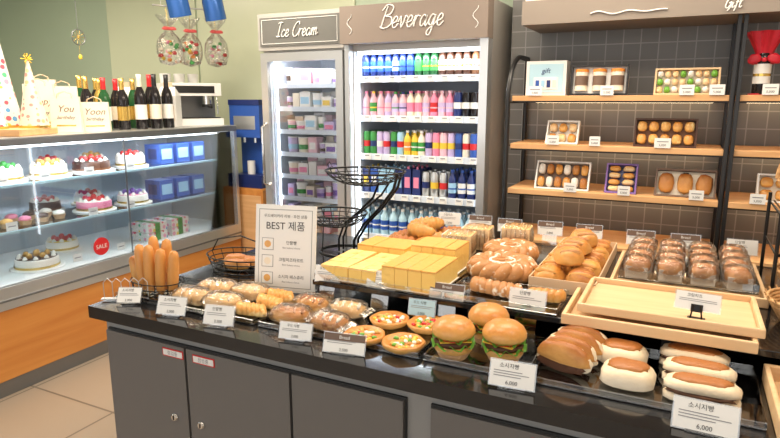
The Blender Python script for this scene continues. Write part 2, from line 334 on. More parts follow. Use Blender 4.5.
row("milk_bottles",1.401,16,lambda u:('b',.15,.024,C(['cream','palepink','lilac']),C(['pink','green','yellow']),C(['palepink','green','yellow'])) if u<.2 else ('b',.145,.024,'palepink',C(['green','navy']),'lilac') if u<.35 else ('b',.15,.024,'cream','pink','pink') if u<.5 else ('b',.15,.024,C(['pink','palepink']),'palepink',C(['red','yellow','lilac'])) if u<.7 else ('c',.14,.024,C(['navy','bottledark'])) if u<.88 else ('c',.14,.024,'orange'))
row("soda_cans",1.171,17,lambda u:('c',.14,.022,C(['green','sky','lilac'])) if u<.3 else ('b',.15,.022,C(['yellow','cream','palepink']),'white',C(['orange','green'])) if u<.5 else ('c',.14,.022,C(['pink','lilac','palepink'])) if u<.75 else ('c',.14,.022,C(['sky','cream','blue'])))
row("juice_pouches",.931,14,lambda u:('p',.15,.024,C(['blue','navy','sky']),C(['sky','white','yellow'])) if u<.3 else ('p',.16,.024,'navy',C(['pink','red'])) if u<.45 else ('c',.15,.024,C(['blue','steel','sky'])) if u<.7 else ('b',.17,.025,'navy','blue',C(['sky','white'])))
row("water_bottles",.671,13,lambda u:('b',.17,.027,'lightblue','white','blue'))

# ---------------------------------------------------------------- display rack
m=MB()
for x0,x1 in ((-.815,.15),(.19,1.2)):
    for z,d in ((1.52,3.05),(1.28,3.05),(1.05,3.03),(.80,2.98),(.40,2.98)):
        m.box(x0,x1,d,3.40,z-.026,z,"shelfwood")
        m.box(x0,x1,d+.01,d+.03,z-.034,z-.026,"black")
    for z in (1.484,1.244,1.006): m.box(x0+.05,x1-.05,3.36,3.38,z,z+.008,"ledwarm")
for x in (.158,.182):
    m.box(x-.008,x+.008,3.03,3.06,0,1.854,"black")
m.box(.15,.19,3.36,3.40,0,1.854,"black")
arc=[(-.828,3.02,.0),(-.828,3.02,1.5)]+[(-.828,3.02+.22*(1-math.cos(rad(a))),1.5+.22*math.sin(rad(a))) for a in range(10,91,10)]+[(-.828,3.40,1.72)]
m.tube(arc,.013,"black",8); m.tube([(-.828,3.39,0),(-.828,3.39,1.72)],.013,"black",8)
for z in (.8,1.05,1.28,1.5): m.tube([(-.828,3.02,z-.013),(-.828,3.39,z-.013)],.006,"black",6)
m.build("display_rack",bevel=.0015)
def gift_box(name,x0,x1,z,h,frame,inner,fill,tilt=18,nx=3,nz=2,y=3.10):
    m=MB(); w=x1-x0; t=.008; d=.035; M=T(0,0,0,0,-tilt)
    m.box(-w/2,w/2,d-t,d,0,h,inner,M)
    m.box(-w/2,-w/2+t,0,d-t,0,h,frame,M); m.box(w/2-t,w/2,0,d-t,0,h,frame,M)
    m.box(-w/2+t,w/2-t,0,d-t,0,t,frame,M); m.box(-w/2+t,w/2-t,0,d-t,h-t,h,frame,M)
    cw=(w-2*t)/nx; ch=(h-2*t)/nz
    for i in range(nx):
        for j in range(nz):
            cx=-w/2+t+cw*(i+.5); cz=t+ch*(j+.5); f=fill[(i+j)%len(fill)]
            if f=='jar':
                m.cyl(cx,d/2-.002,cz-ch*.4,cz+ch*.35,min(cw*.4,.03),"cream",14,M=M); m.cyl(cx,d/2-.002,cz+ch*.3,cz+ch*.4,min(cw*.42,.032),"orange",14,M=M); m.cyl(cx,d/2-.003,cz-ch*.2,cz+ch*.15,min(cw*.41,.031),"labelbrown",14,M=M)
            else:
                m.blob(0,0,0,cw*.86,ch*.84,.028,f,p=2.8,seed=i*3+j,nu=12,nv=7,M=M@T(cx,d-t-.003,cz,0,90))
    m.box(-.012,.012,h*.25+.03,h*.25+.034,0,h*.8,"black")
    m.build(name,((x0+x1)/2,y,z+.001))
m=MB(); m.box(-.1,.1,0,.1,0,.17,"white"); m.box(-.085,.085,-.002,0,.015,.155,"lightblue"); m.box(-.06,.06,-.004,-.002,.03,.09,"cardwhite"); m.wtext("gift",.035,0,-.005,.11,"navy",.2)
for i in range(4): m.box(-.05+i*.028,-.032+i*.028,-.006,-.004,.04,.075,["blue","sky","navy","cream"][i])
m.build("gift_carton",(-.665,3.12,1.521))
gift_box("jam_jar_set",-.54,-.275,1.521,.145,"black","white",["jar"],6,3,1)
gift_box("cookie_gift_set",-.16,.11,1.521,.125,"oak","cream",["palebread","lettuce","cream_w","palebread"],14,8,3)
gift_box("tart_gift_box",-.65,-.49,1.281,.125,"cardwhite","paperwhite",["golden","palebread"],24,3,2)
gift_box("madeleine_gift_box",-.23,.04,1.281,.135,"choco","brown",["golden","danish"],12,5,2)
gift_box("cookie_box",-.69,-.42,1.051,.15,"cardwhite","labelbrown",["golden","cream_w","burnt"],22,6,2,3.08)
gift_box("financier_box",-.345,-.20,1.051,.15,"purple","navy",["palebread","golden"],20,2,4,3.08)
gift_box("brownie_box",-.12,.14,1.051,.135,"labelbrown","cream",["burnt","crust"],20,3,1,3.09)
m=MB()
bottle(m,0,0,0,.24,.033,"bottledark","gold","cardwhite",16)
def cloth(u,v):
    a=2*math.pi*u; r=.028+.05*abs(v-.25)**1.2*(1+.35*math.sin(7*a)); return (r*math.cos(a)*1.1,r*math.sin(a)*.8,.13+.14*v)
m.grid(cloth,42,8,"redcloth",cu=True)
for s_ in (-1,1): m.blob(s_*.03,-.03,.135,.055,.02,.04,"redcloth",seed=2,ry=s_*20)
m.blob(0,-.035,.14,.02,.02,.02,"redcloth")
m.box(-.045,.045,-.03,.04,0,.006,"redcloth")
m.build("wine_bottle",(.27,3.14,1.521))
gift_box("cake_gift_box",.36,.62,1.521,.13,"oak","cream",["golden"],14,4,2)
gift_box("biscuit_box",.30,.56,1.051,.13,"cardwhite","cream",["golden"],20,4,2)

# ---------------------------------------------------------------- price cards
def card(x,y,z,w=.1,h=.065,rz=8,tilt=18,kind=0,lift=.0,txt="2,000",foot="acrylic"):
    m=MB(); M=T(0,0,0,0,-tilt)
    face="cardwhite" if kind!=2 else "lightblue"
    m.box(-w/2,w/2,0,.0015,lift,lift+h,face,M)
    m.box(-w/2-.003,w/2+.003,.0016,.003,lift-.003,lift+h+.003,"acrylic",M)
    if kind==1:
        m.box(-w/2,w/2,-.0004,0,lift+h*.62,lift+h,"labelbrown",M); m.text("Bread",h*.26,"white",M@T(0,-.001,lift+h*.72,0,90))
    else:
        m.text(R.choice(["우드 식빵","소시지빵","크림치즈","단팥빵","치즈타르트"]),h*.22,"ink",M@T(-w*.08,-.001,lift+h*.74,0,90))
    for k in range(2 if h<.06 else 3):
        ww=w*R.uniform(.55,.85); zz=lift+h*(.58-.10*k); m.box(-w*.42,-w*.42+ww,-.0006,0,zz,zz+h*.03,"inkgrey",M)
    m.text(txt,h*.22,"ink",M@T(0,-.001,lift+h*.08,0,90))
    if foot=="acrylic":
        m.box(-w*.3,w*.3,-.004,.04,0,.003,"acrylic"); m.box(-w*.3,w*.3,.003,.006,.003,lift+h*.6,"acrylic",M)
    else:
        m.box(-w*.2,w*.2,-.008,.03,0,.003,"wire")
        for q in (-.014,.014): m.tube([(q,.012,.001),(q*.6,.004,lift+h*.3)],.0022,"wire",5)
        m.box(-.014,.014,-.003,0,lift-.006,lift+.014,"wire",M)
    m.build("price_card",(x,y,z),rz)
ZC=.8105; W_="wire"
card(-1.665,1.345,ZC,.08,.052,25,30,0,.010); card(-1.45,1.325,ZC,.10,.056,14,25,0,.010); card(-1.25,1.325,ZC,.10,.056,12,22,0,.010,"3,500")
card(-.97,1.335,ZC,.10,.045,10,20,0,.010); card(-.80,1.325,ZC,.12,.052,10,22,1,.004,"2,500"); card(-.33,1.325,ZC,.108,.060,4,22,0,.008,"6,000"); card(.085,1.315,ZC,.122,.062,-2,24,0,.004,"6,000")
for x,z,w in ((-.70,1.495,.07),(-.36,1.495,.06),(-.02,1.495,.06),(.1,1.495,.06),(-.6,1.255,.06),(-.1,1.255,.07),(-.40,1.255,.05),(.06,1.025,.06),(-.5,1.025,.06),(-.25,1.025,.055),(.3,1.495,.06),(.3,1.025,.06)):
    m=MB(); m.box(-w/2,w/2,-.001,0,0,.045,"cardwhite"); m.box(-w*.35,w*.35,-.0015,-.001,.027,.031,"inkgrey"); m.text("5,000",.014,"ink",T(0,-.0015,.008,0,90)); m.box(-w/2,w/2,0,.03,-.001,.0008,"acrylic")
    m.build("shelf_label",(x,3.045 if z>1.1 else 3.025,z+.026))

# ---------------------------------------------------------------- counter island
m=MB(); cx0,cx1,cy0,cy1=-1.76,1.25,1.31,2.6
m.box(cx0,cx1,cy0+.02,cy1-.02,.08,.765,"cab_frame"); m.box(cx0+.03,cx1-.03,cy0+.06,cy1-.06,0,.08,"dark_gap")
m.box(cx0-.025,cx1+.025,1.283,cy1,.768,.81,"blackgloss")
for a_,b_ in ((-1.74,-1.383),(-1.373,-.975),(-.965,-.61),(-.53,-.165),(-.155,.21),(.28,.64),(.65,1.0)):
    m.box(a_,b_,cy0,cy0+.02,.10,.722,"cab_door"); m.box(a_-.005,b_+.005,cy0+.012,cy0+.0205,.095,.727,"dark_gap")
for x in (-1.44,-1.325,-.9,-.70,-.22,-.1):
    M=T(x,cy0,.47,0,90); m.lathe([(.014,0),(.014,.006),(.010,.010)],"chrome",M,16); m.box(x-.0015,x+.0015,cy0-.012,cy0-.009,.463,.477,"black")
for x in (-1.43,-1.30,-.225):
    m.box(x-.045,x+.045,cy0-.0015,cy0,.682,.710,"red"); m.box(x-.041,x+.041,cy0-.003,cy0-.0015,.686,.706,"cardwhite"); m.wtext("점검중",.016,x,cy0-.0035,.690,"inkgrey")
m.build("display_counter",bevel=.003)
m=MB(); m.box(-1.12,1.2,1.66,2.55,.872,.89,"blackgloss")
for x in (-1.10,-.55,0,.6,1.15):
    for y in (1.70,2.5): m.box(x-.015,x+.015,y-.015,y+.015,.811,.872,"black")
m.build("display_riser",bevel=.002)
ZR=.891
def tray(name,x0,x1,y0,y1,z,mat,h=.018,t=.004,rz=0):
    m=MB(); w=(x1-x0)/2; d=(y1-y0)/2
    m.box(-w,w,-d,d,0,t,mat); m.box(-w,w,-d,-d+t,t,h,mat); m.box(-w,w,d-t,d,t,h,mat); m.box(-w,-w+t,-d+t,d-t,t,h,mat); m.box(w-t,w,-d+t,d-t,t,h,mat)
    m.build(name,((x0+x1)/2,(y0+y1)/2,z),rz,bevel=.001)
tray("clear_tray",-1.775,-1.16,1.385,1.64,.811,"acrylic"); tray("clear_tray",-1.14,-.60,1.385,1.65,.811,"acrylic"); tray("clear_tray",-.585,-.31,1.385,1.65,.811,"acrylic"); tray("clear_tray",-.295,.205,1.385,1.70,.811,"acrylic")
ZB=.816
bsx,bsy=-1.665,1.475
m=MB()
for k in range(3):
    z=.006+.022*k; s_=1+.06*k
    m.tube([(.095*s_*math.cos(a*math.pi/12),.06*s_*math.sin(a*math.pi/12),z) for a in range(24)],.002,"wire",5,True)
for a in range(12):
    c,s2=math.cos(a*math.pi/6),math.sin(a*math.pi/6)
    m.tube([(.095*c,.06*s2,.005),(.095*1.12*c,.06*1.12*s2,.05)],.0015,"wire",5)
for i in range(-3,4): m.tube([(i*.025,-.055,.005),(i*.025,.055,.005)],.0015,"wire",5)
m.build("wire_basket",(bsx,bsy,ZB))
for i,(x,y,h,t) in enumerate([(-.085,-.0,.12,-12),(-.045,-.018,.17,-3),(-.004,-.024,.175,1),(.036,-.015,.165,4),(.076,0,.16,7),(-.022,.024,.195,-2),(.026,.026,.19,3)]):
    m=MB(); r=.0185
    m.lathe([(.004,0),(r*.8,.008),(r,.03),(r*1.08,h*.5),(r,h*.85),(r*.75,h*.96),(.003,h)],"stick" if i else "crust",T(0,0,0,0,0,t),14)
    m.build("hot_dog_stick",(bsx+x,bsy+y,ZB+.009))
m=MB()
for k in range(5): m.tube([(-.0,-.05+.03*k,0),(0,-.05+.03*k,.06),(.0,-.035+.03*k,.075),(0,-.02+.03*k,.06),(0,-.02+.03*k,0)],.0014,"steel",5)
m.box(-.01,.01,-.06,.1,0,.003,"steel")
m.build("napkin_holder",(-1.735,1.37,ZB),-60)
def pack(m,x0,x1,y0,y1,z0,z1,seed=0,ends=True):
    def sg(q,e): return math.copysign(abs(q)**e,q)
    def fn(u,v):
        a=2*math.pi*u; b=math.pi*(v-.5)
        X=sg(math.cos(b),.6)*sg(math.cos(a),.6); Y=sg(math.cos(b),.6)*sg(math.sin(a),.6); Z=sg(math.sin(b),.8)
        k=1+.06*noise.noise(Vector((X*4+seed,Y*4,Z*4)))*2
        return ((x0+x1)/2+X*(x1-x0)/2*k,(y0+y1)/2+Y*(y1-y0)/2*k,(z0+z1)/2+Z*(z1-z0)/2)
    m.grid(fn,28,14,"bagplastic",cu=True)
    if ends:
        yc=(y0+y1)/2; w=(y1-y0)*.42; zc=(z0+z1)/2
        for s_,xe in ((-1,x0),(1,x1)):
            def fin(u,v): return (xe+s_*(-.004+.022*v),yc+(u-.5)*2*w,zc+.003*math.sin(u*25+seed)*v-.006*v)
            m.grid(fin,14,3,"bagplastic")
for i,(x,y) in enumerate(((-1.475,1.45),(-1.34,1.455),(-1.46,1.56),(-1.325,1.575))):
    m=MB()
    if i%2: m.blob(0,0,.002,.13,.085,.045,"palebread",seed=x*9,bump=.12,freq=4,p=2.8)
    else:
        for k in range(3): m.blob(-.04+.04*k,0,.002,.05,.085,.045,"palebread",seed=k+i,bump=.1)
    for k in range(3): m.blob(-.03+.03*k,0,.036,.012,.06,.012,"cream_w",rz=25,nu=10,nv=6,seed=k)
    pack(m,-.068,.068,-.05,.05,0,.056,seed=x*7)
    m.build("packaged_bread",(x,y,ZB),R.uniform(-14,14))
for x,y in ((-1.215,1.445),(-1.205,1.53),(-1.215,1.60)):
    m=MB()
    for k in range(6): m.blob(-.04+.016*k,0,.004,.032,.075,.036,"danish",seed=k+x,rz=35,nu=12,nv=8)
    m.build("danish_pastry",(x,y,ZB),R.uniform(-10,10))
for i,(x,y,mt) in enumerate([(-1.065,1.455,"golden"),(-.925,1.455,"nutbread"),(-1.06,1.57,"danish"),(-.93,1.575,"palebread")]):
    m=MB()
    m.blob(0,0,.003,.12,.075,.042,mt,seed=i,bump=.12,freq=3,p=2.6)
    for k in range(4): m.blob(-.04+.027*k,0,.036,.012,.06,.012,"cream_w" if i%2 else "burnt",seed=k,rz=20,nu=10,nv=6)
    pack(m,-.064,.064,-.048,.048,0,.055,seed=i*5)
    m.build("packaged_pastry",(x,y,ZB),R.uniform(-10,10))
for i,(x,y) in enumerate([(-.78,1.575),(-.79,1.43),(-.66,1.59),(-.665,1.43)]):
    m=MB(); m.lathe([(.048,0),(.058,.008),(.062,.018),(.056,.023),(.05,.014),(.0,.014)],"golden",None,30,wob=.03,nw=7)
    for k in range(34):
        a=R.uniform(0,6.28); r=.047*math.sqrt(R.random()); m.blob(r*math.cos(a),r*math.sin(a),.012,.018,.014,.010,R.choice(["cheese","cream_w","strawb","topping","topping","topping","cream_w","topping","golden","lettuce"]),seed=k,nu=8,nv=6,rz=R.uniform(0,180))
    m.build("pizza_tart",(x,y,ZB),R.uniform(0,90))
def burger(x,y,rz,s=1):
    m=MB(); m.M=Matrix.Scale(s,4)
    m.lathe([(.036,0),(.052,.034),(.053,.034),(.037,.0)],"papercup",None,72,wob=.035,nw=24)
    m.lathe([(.03,.012),(.05,.022),(.054,.032),(.052,.040)],"golden",None,28)
    def let(u,v):
        a=2*math.pi*u; r=.02+.040*v; return (r*math.cos(a),r*math.sin(a),.042+.007*v*math.sin(9*a+1)+.003*math.sin(17*a)*v)
    m.grid(let,72,5,"lettuce",cu=True)
    m.lathe([(.048,.040),(.052,.043),(.052,.052),(.048,.054)],"patty",None,28,wob=.03,nw=9)
    m.box(-.042,.042,-.042,.042,.054,.057,"cheese",T(0,0,0,30)); m.lathe([(.046,.056),(.046,.060)],"tomato",None,24)
    def let2(u,v):
        a=2*math.pi*u; r=.02+.037*v; return (r*math.cos(a),r*math.sin(a),.062+.005*v*math.sin(8*a)+.003*math.sin(15*a)*v)
    m.grid(let2,72,5,"lettuce",cu=True)
    m.lathe([(.03,.062),(.054,.064),(.059,.072),(.058,.082),(.051,.095),(.038,.105),(.02,.110),(.001,.111)],"golden",None,32)
    for k in range(50):
        a=R.uniform(0,6.28); q=R.random()**.5*.042; zz=.111-.018*(q/.04)**2.2; m.blob(q*math.cos(a),q*math.sin(a),zz-.001,.004,.0024,.0022,"cream_w",nu=6,nv=4,rz=R.uniform(0,180),bump=0)
    m.build("hamburger",(x,y,ZB),rz)
burger(-.52,1.44,0); burger(-.39,1.475,50); burger(-.465,1.58,100)
for k in range(4):
    m=MB()
    m.blob(0,0,.004,.15,.034,.068,"bunwhite",p=2.6,seed=k,bump=.05); m.blob(0,-.004,.022,.142,.040,.055,"crust",p=2.4,seed=k+4,bump=.05,flat=.2)
    m.blob(.0,-.017,.004,.12,.008,.04,"patty",seed=k,bump=.2)
    m.build("sandwich_roll",(-.235+.008*k,1.485+.045*k,ZB),-18+4*k)
for x,y,rz in ((-.105,1.60,-4),(-.08,1.475,-2)):
    m=MB(); m.blob(0,0,0,.125,.105,.052,"bunwhite",p=3.2,bump=.03); m.blob(0,0,.046,.09,.065,.012,"burnt",p=2.8,bump=.08,flat=.1)
    m.build("cream_bun",(x,y,ZB),rz)
for x,y,rz in ((.065,1.64,-4),(.075,1.55,-2),(.08,1.455,0)):
    m=MB(); m.blob(0,0,0,.16,.075,.028,"bunwhite",p=3.2,bump=.03); m.blob(0,-.002,.022,.15,.073,.014,"bean",p=3,bump=.15,freq=5); m.blob(0,0,.030,.16,.075,.026,"bunwhite",p=3.2,bump=.03,flat=.2); m.blob(0,0,.050,.12,.05,.010,"burnt",p=3,bump=.08,flat=.1)
    m.build("filled_bun",(x,y,ZB),rz)
def wtray(name,x,y,z,w,d,h,rz=0,mat="oak"):
    m=MB(); t=.012
    m.box(-w/2+t,w/2-t,-d/2+t,d/2-t,.0,.008,mat)
    m.box(-w/2,w/2,-d/2,-d/2+t,0,h,mat); m.box(-w/2,w/2,d/2-t,d/2,0,h,mat); m.box(-w/2,-w/2+t,-d/2+t,d/2-t,0,h,mat); m.box(w/2-t,w/2,-d/2+t,d/2-t,0,h,mat)
    m.build(name,(x,y,z),rz,bevel=.003)
wtray("wooden_tray",.42,1.475,.811,.40,.37,.045)
for k in range(3):
    m=MB(); m.blob(0,0,.002,.09,.26,.05,"palebread",seed=k,p=2.6); pack(m,-.052,.052,-.15,.15,0,.056,k,False); m.build("packaged_loaf",(.30+.115*k,1.475,.822))

# ---------------------------------------------------------------- riser breads
tray("clear_tray",-1.115,-.645,1.665,2.10,ZR,"acrylic",.022); tray("clear_tray",-.635,-.29,1.665,1.86,ZR,"acrylic",.022)
def castella(x,y,w,d,h,rz,nx,side,top,ny=1):
    m=MB(); z0=.002
    for i in range(nx):
        for j in range(ny):
            a=w/nx; g=.0006; x0=-w/2+a*i+g; x1=-w/2+a*(i+1)-g; b=d/ny; ya=-d/2+b*j+g; yb=-d/2+b*(j+1)-g; hh=h+R.uniform(-.001,.001)
            m.box(x0,x1,ya,yb,z0,z0+hh-.007,side); m.box(x0,x1,ya,yb,z0+hh-.0068,z0+hh,top)
    m.box(-w/2-.006,w/2+.006,-d/2-.006,d/2+.006,0,.0015,"paperwhite")
    m.build("castella_cake",(x,y,ZR+.005),rz,bevel=.004)
castella(-1.045,1.79,.105,.23,.048,2,2,"castellaside","castellapale",4); castella(-.93,1.79,.105,.23,.048,-2,2,"castellaside","castellapale",4)
castella(-.765,1.78,.19,.21,.072,0,4,"castellaside","castellatop")
castella(-.99,2.00,.20,.15,.065,0,3,"castellaside","castellatop"); castella(-.775,1.985,.17,.15,.09,0,4,"castellaside","castellatop")
def croissant(x,y,z,rz,s=1,mat="golden"):
    m=MB(); n=26; pts=[];rs=[]
    for i in range(n):
        u=i/(n-1); a=(u-.5)*2.3; pts.append((.075*math.sin(a)*s*1.0,.05*(1-math.cos(a))*s,.026*s)); rs.append(s*(.004+.026*math.sin(math.pi*u)**.7)*(1+.13*math.sin(u*math.pi*14)))
    m.tube(pts,rs,mat,14); m.build("croissant",(x,y,z),rz)
for x,y,r in ((-1.02,2.17,20),(-1.05,2.29,60),(-.92,2.30,10),(-1.04,2.42,0),(-.90,2.43,40),(-.90,2.18,-10)):
    croissant(x,y,ZR+.002,r,1.05,R.choice(["golden","crust"]))
croissant(-.97,2.23,ZR+.05,-25,1.05,"golden"); croissant(-.98,2.36,ZR+.05,35,1.05,"golden")
for x,y in ((-.775,2.19),(-.745,2.33),(-.60,2.41)):
    m=MB()
    for i in range(6): m.box(-.055+.019*i,-.038+.019*i,-.05,.05,.003,.09,"palebread")
    m.box(-.060,-.0565,-.05,.05,.003,.09,"cardwhite"); pack(m,-.066,.066,-.060,.060,0,.102,x,False)
    m.build("sliced_loaf",(x,y,ZR+.003),5,bevel=.006)
def wreath(x,y,z,Rr,r,rz,mat):
    m=MB()
    for ph in (0,math.pi):
        n=120; pts=[]
        for i in range(n):
            a=2*math.pi*i/n; q=a*7+ph; rr=Rr+r*.7*math.cos(q); pts.append((rr*math.cos(a),rr*math.sin(a),r+.0+r*.55*math.sin(q)+.004))
        m.tube(pts,[r*(1+.06*math.sin(i*1.1)) for i in range(n)],mat,12,True)
    m.blob(0,0,.003,Rr*1.5,Rr*1.5,r*2.4,mat,seed=3,bump=.1)
    for k in range(3):
        n=30; m.tube([(Rr*(.25+.25*k)*math.cos(a*math.pi/15),Rr*(.25+.25*k)*math.sin(a*math.pi/15),r*2.4-.006*k*k) for a in range(n)],.006,"cream_w" if k==1 else mat,8,True)
    m.build("sugar_wreath_bread",(x,y,z),rz)
wreath(-.545,1.995,ZR+.001,.084,.025,0,"sugarbread"); wreath(-.58,2.235,ZR+.001,.07,.024,30,"sugarbread")
m=MB()
for k in range(7): m.blob(-.07+.024*k,0,.0,.04,.075,.045,"sugarbread",seed=k,rz=30,nu=14,nv=8)
m.build("almond_bread",(-.50,1.765,ZR+.006),-10)
m=MB()
for k in range(5): m.blob(-.04+.02*k,0,.0,.034,.06,.04,"golden",seed=k,rz=-25,nu=14,nv=8)
m.build("butter_roll",(-.345,1.77,ZR+.006),10)
tray("paper_tray",-.425,-.215,1.88,2.50,ZR,"kraft",.045,.004)
cnt=0
for k,y in enumerate((1.95,2.06,2.17,2.28,2.39)):
    for x in (-.372,-.268):
        m=MB(); m.blob(0,0,0,.098,.115,.066,["golden","danish","golden","crust"][(cnt*3)%4],seed=cnt,bump=.07)
        for q in range(4): m.blob(-.0,-.036+.024*q,.046,.075,.012,.018,"golden",seed=q,nu=12,nv=6)
        m.build("bread_roll",(x,y,ZR+.005),R.uniform(-14,14)); cnt+=1
for x,y,r in ((-.32,2.0,15),(-.32,2.14,-10),(-.315,2.29,20)):
    m=MB(); m.blob(0,0,0,.10,.12,.06,"golden",seed=cnt,bump=.07)
    for q in range(4): m.blob(-.0,-.036+.024*q,.042,.07,.012,.018,"darkcrust",seed=q,nu=12,nv=6)
    m.build("bread_roll",(x,y,ZR+.068),r); cnt+=1
wtray("wooden_tray",-.035,1.775,ZR,.47,.32,.03); wtray("wooden_tray",-.01,1.79,ZR+.031,.45,.29,.025)
wtray("wooden_tray",.035,2.225,ZR,.45,.44,.03)
tray("clear_tray",-.165,.235,2.035,2.42,ZR+.031,"acrylic",.03)
cnt=0
for j,y in enumerate((2.085,2.185,2.285,2.38)):
    for i in range(4):
        m=MB()
        m.box(-.036,.036,-.034,.034,0,.036,"paperwhite"); m.blob(0,0,.014,.080,.076,.046,"darkcrust",seed=cnt,bump=.08,p=2.8); m.blob(.0,0,.052,.05,.045,.009,"nutbread",seed=cnt,bump=.2)
        pack(m,-.044,.044,-.044,.044,0,.07,cnt); m.build("wrapped_cake",(-.11+.097*i,y,ZR+.036),90+R.uniform(-8,8)); cnt+=1
card(-1.06,1.645,ZC,.09,.055,10,15,0,.08); card(-.86,1.65,ZC,.10,.055,5,15,0,.085,"7,000"); card(-.63,1.648,ZC,.11,.05,2,15,1,.08,"4,500"); card(-.70,1.63,ZC,.085,.05,5,15,2,.025)
card(-.38,1.65,ZC,.105,.055,0,15,0,.09,"4,000"); card(.06,1.675,ZR+.042,.105,.045,-6,20,0,.03,"3,000",W_)
for x,y,k in ((-.66,2.50,1),(-.49,2.52,1),(-.33,2.525,1),(-.13,2.50,1),(.03,2.50,1),(.22,2.50,0),(-.80,2.52,1),(-.95,2.53,0)):
    card(x,y,ZR,.10,.055,5,12,k,.045,"3,800")
m=MB(); w,h=.235,.32; M=T(0,0,0,0,-8)
m.box(-w/2,w/2,0,.006,.004,h,"white",M); m.box(-w/2+.008,w/2-.008,-.001,0,.012,h-.008,"cardwhite",M)
for z in (.02,h-.018): m.box(-w/2+.014,w/2-.014,-.0016,-.001,z,z+.002,"inkgrey",M)
for x in (-w/2+.014,w/2-.016): m.box(x,x+.002,-.0016,-.001,.02,h-.018,"inkgrey",M)
def st(t,s_,x,z,c="ink"): m.text(t,s_,c,M@T(x,-.002,z,0,90))
st("우드베이커리 리뷰 · 추천 상품",.0135,0,.275); st("BEST 제품",.036,.0,.232)
for k,t in enumerate(("단팥빵","크림치즈타르트","소시지 페스츄리")):
    z=.175-.062*k; m.box(-.09,-.045,-.0018,-.001,z-.020,z+.024,"inkgrey",M); m.box(-.088,-.047,-.0024,-.0018,z-.018,z+.022,"cardwhite",M); m.lathe([(.013,0.001),(.013,.0019)],"golden" if k!=1 else "cream",M@T(-.0675,-.001,z+.002,0,90),16)
    st(t,.015,.025,z+.004,"ink"); st("Best bakery choice",.009,.025,z-.012,"inkgrey")
m.box(-w/2+.01,w/2-.01,.02,.06,0,.004,"acrylic"); m.box(-.03,.03,.006,.05,0,.006,"acrylic")
m.build("menu_sign",(-1.265,1.69,ZC),12)
m=MB()
for k in range(4):
    s_=1+.07*k; m.tube([(.13*s_*math.cos(a*math.pi/16),.09*s_*math.sin(a*math.pi/16),.006+.02*k) for a in range(32)],.0028,"wire",5,True)
for a in range(16):
    c,s2=math.cos(a*math.pi/8),math.sin(a*math.pi/8); m.tube([(.0,.0,.004),(.13*c,.09*s2,.006),(.158*c,.108*s2,.068)],.0018,"wire",5)
m.tube([(-.155,0,.066),(-.12,0,.12),(0,0,.145),(.12,0,.12),(.155,0,.066)],.003,"wire",6)
m.build("wire_basket",(-1.60,1.86,ZC))
for x,y,r in ((-.06,.03,20),(.045,.03,-15),(0,-.04,5)):
    m=MB(); m.blob(0,0,0,.12,.05,.045,"crust",seed=x*30,bump=.1); m.build("baguette_roll",(-1.60+x*.8,1.86+y*.8,ZC+.012),r)
m=MB()
def wbasket(cx,cy,cz,rx,ry,dep):
    for q,zz,r in ((1,0,.0045),(.93,-.3,.0025),(.8,-.6,.0025),(.6,-.85,.0025),(.35,-1,.0025)):
        m.tube([(cx+rx*q*math.cos(a*math.pi/20),cy+ry*q*math.sin(a*math.pi/20),cz+zz*dep) for a in range(40)],r,"wire",6,True)
    for a in range(20):
        c,s2=math.cos(a*math.pi/10),math.sin(a*math.pi/10)
        m.tube([(cx+rx*q*c,cy+ry*q*s2,cz+zz*dep) for q,zz in ((1,0),(.93,-.3),(.8,-.6),(.6,-.85),(.35,-1),(0,-1))],.002,"wire",5)
wbasket(.0,0,.38,.185,.15,.06); wbasket(-.13,-.05,.19,.15,.13,.06)
for s_ in (-.02,.02):
    m.tube([(.17,s_,.375),(.15,s_,.31),(.08,s_,.22),(-.0,s_,.14),(-.05,s_,.06),(-.05,s_,.004)],.006,"wire",6)
    m.tube([(.10,s_*3,.34),(.06,s_*2,.27),(-.02,s_,.2),(-.10,s_,.135),(-.13,s_,.06),(-.13,s_,.004)],.005,"wire",6)
m.tube([(-.10+.13*math.cos(a*math.pi/14),.11*math.sin(a*math.pi/14),.004) for a in range(28)],.004,"wire",6,True)
for s_ in (-1,1): m.tube([(-.10+.12*s_,-.02,.005),(-.10+.12*s_,0,.19)],.003,"wire",6)
for a in range(0,360,60):
    x,y=.185*math.cos(rad(a)),.15*math.sin(rad(a)); m.tube([(x,y,.38),(x*1.05,y*1.05,.40),(x*1.0,y,.412),(x*.95,y*.95,.40)],.002,"wire",5)
m.build("tiered_wire_stand",(-1.27,2.32,.81))
def wicker(name,x,y,z,s,hd):
    m=MB(); m.M=Matrix.Scale(s,4)
    for k in range(9):
        s_=.13+.008*k; m.tube([(s_*math.cos(a*math.pi/20),s_*math.sin(a*math.pi/20),.008+.013*k) for a in range(40)],.008,"wicker",7,True)
    for a in range(24):
        c,s2=math.cos(a*math.pi/12),math.sin(a*math.pi/12); m.tube([(.13*c,.13*s2,.0),(.207*c,.207*s2,.13)],.004,"wicker",5)
    m.cyl(0,0,0,.01,.135,"wicker",30)
    if hd: m.tube([(.2*math.cos(rad(a)),0,.12+.2*math.sin(rad(a))) for a in range(0,181,12)],.009,"wicker",8)
    for k in range(6): m.blob(.06*math.cos(k*1.05),.06*math.sin(k*1.05),.02+.02*(k%2),.15,.07,.1,"golden",seed=k,rz=k*57)
    m.build(name,(x,y,z))
wicker("wicker_basket",.42,2.22,ZR+.001,.66,False); wicker("wicker_basket",.41,2.22,1.171,.72,True); wicker("wicker_basket",.36,1.90,ZR+.001,.62,False)
m=MB()
for sx in (-.15,.15):
    for sy in (-.15,.15): m.tube([(sx,sy,0),(sx,sy,.30)],.006,"wire",6)
for z in (.272,.15):
    m.tube([(-.15,-.15,z),(.15,-.15,z),(.15,.15,z),(-.15,.15,z)],.005,"wire",6,True)
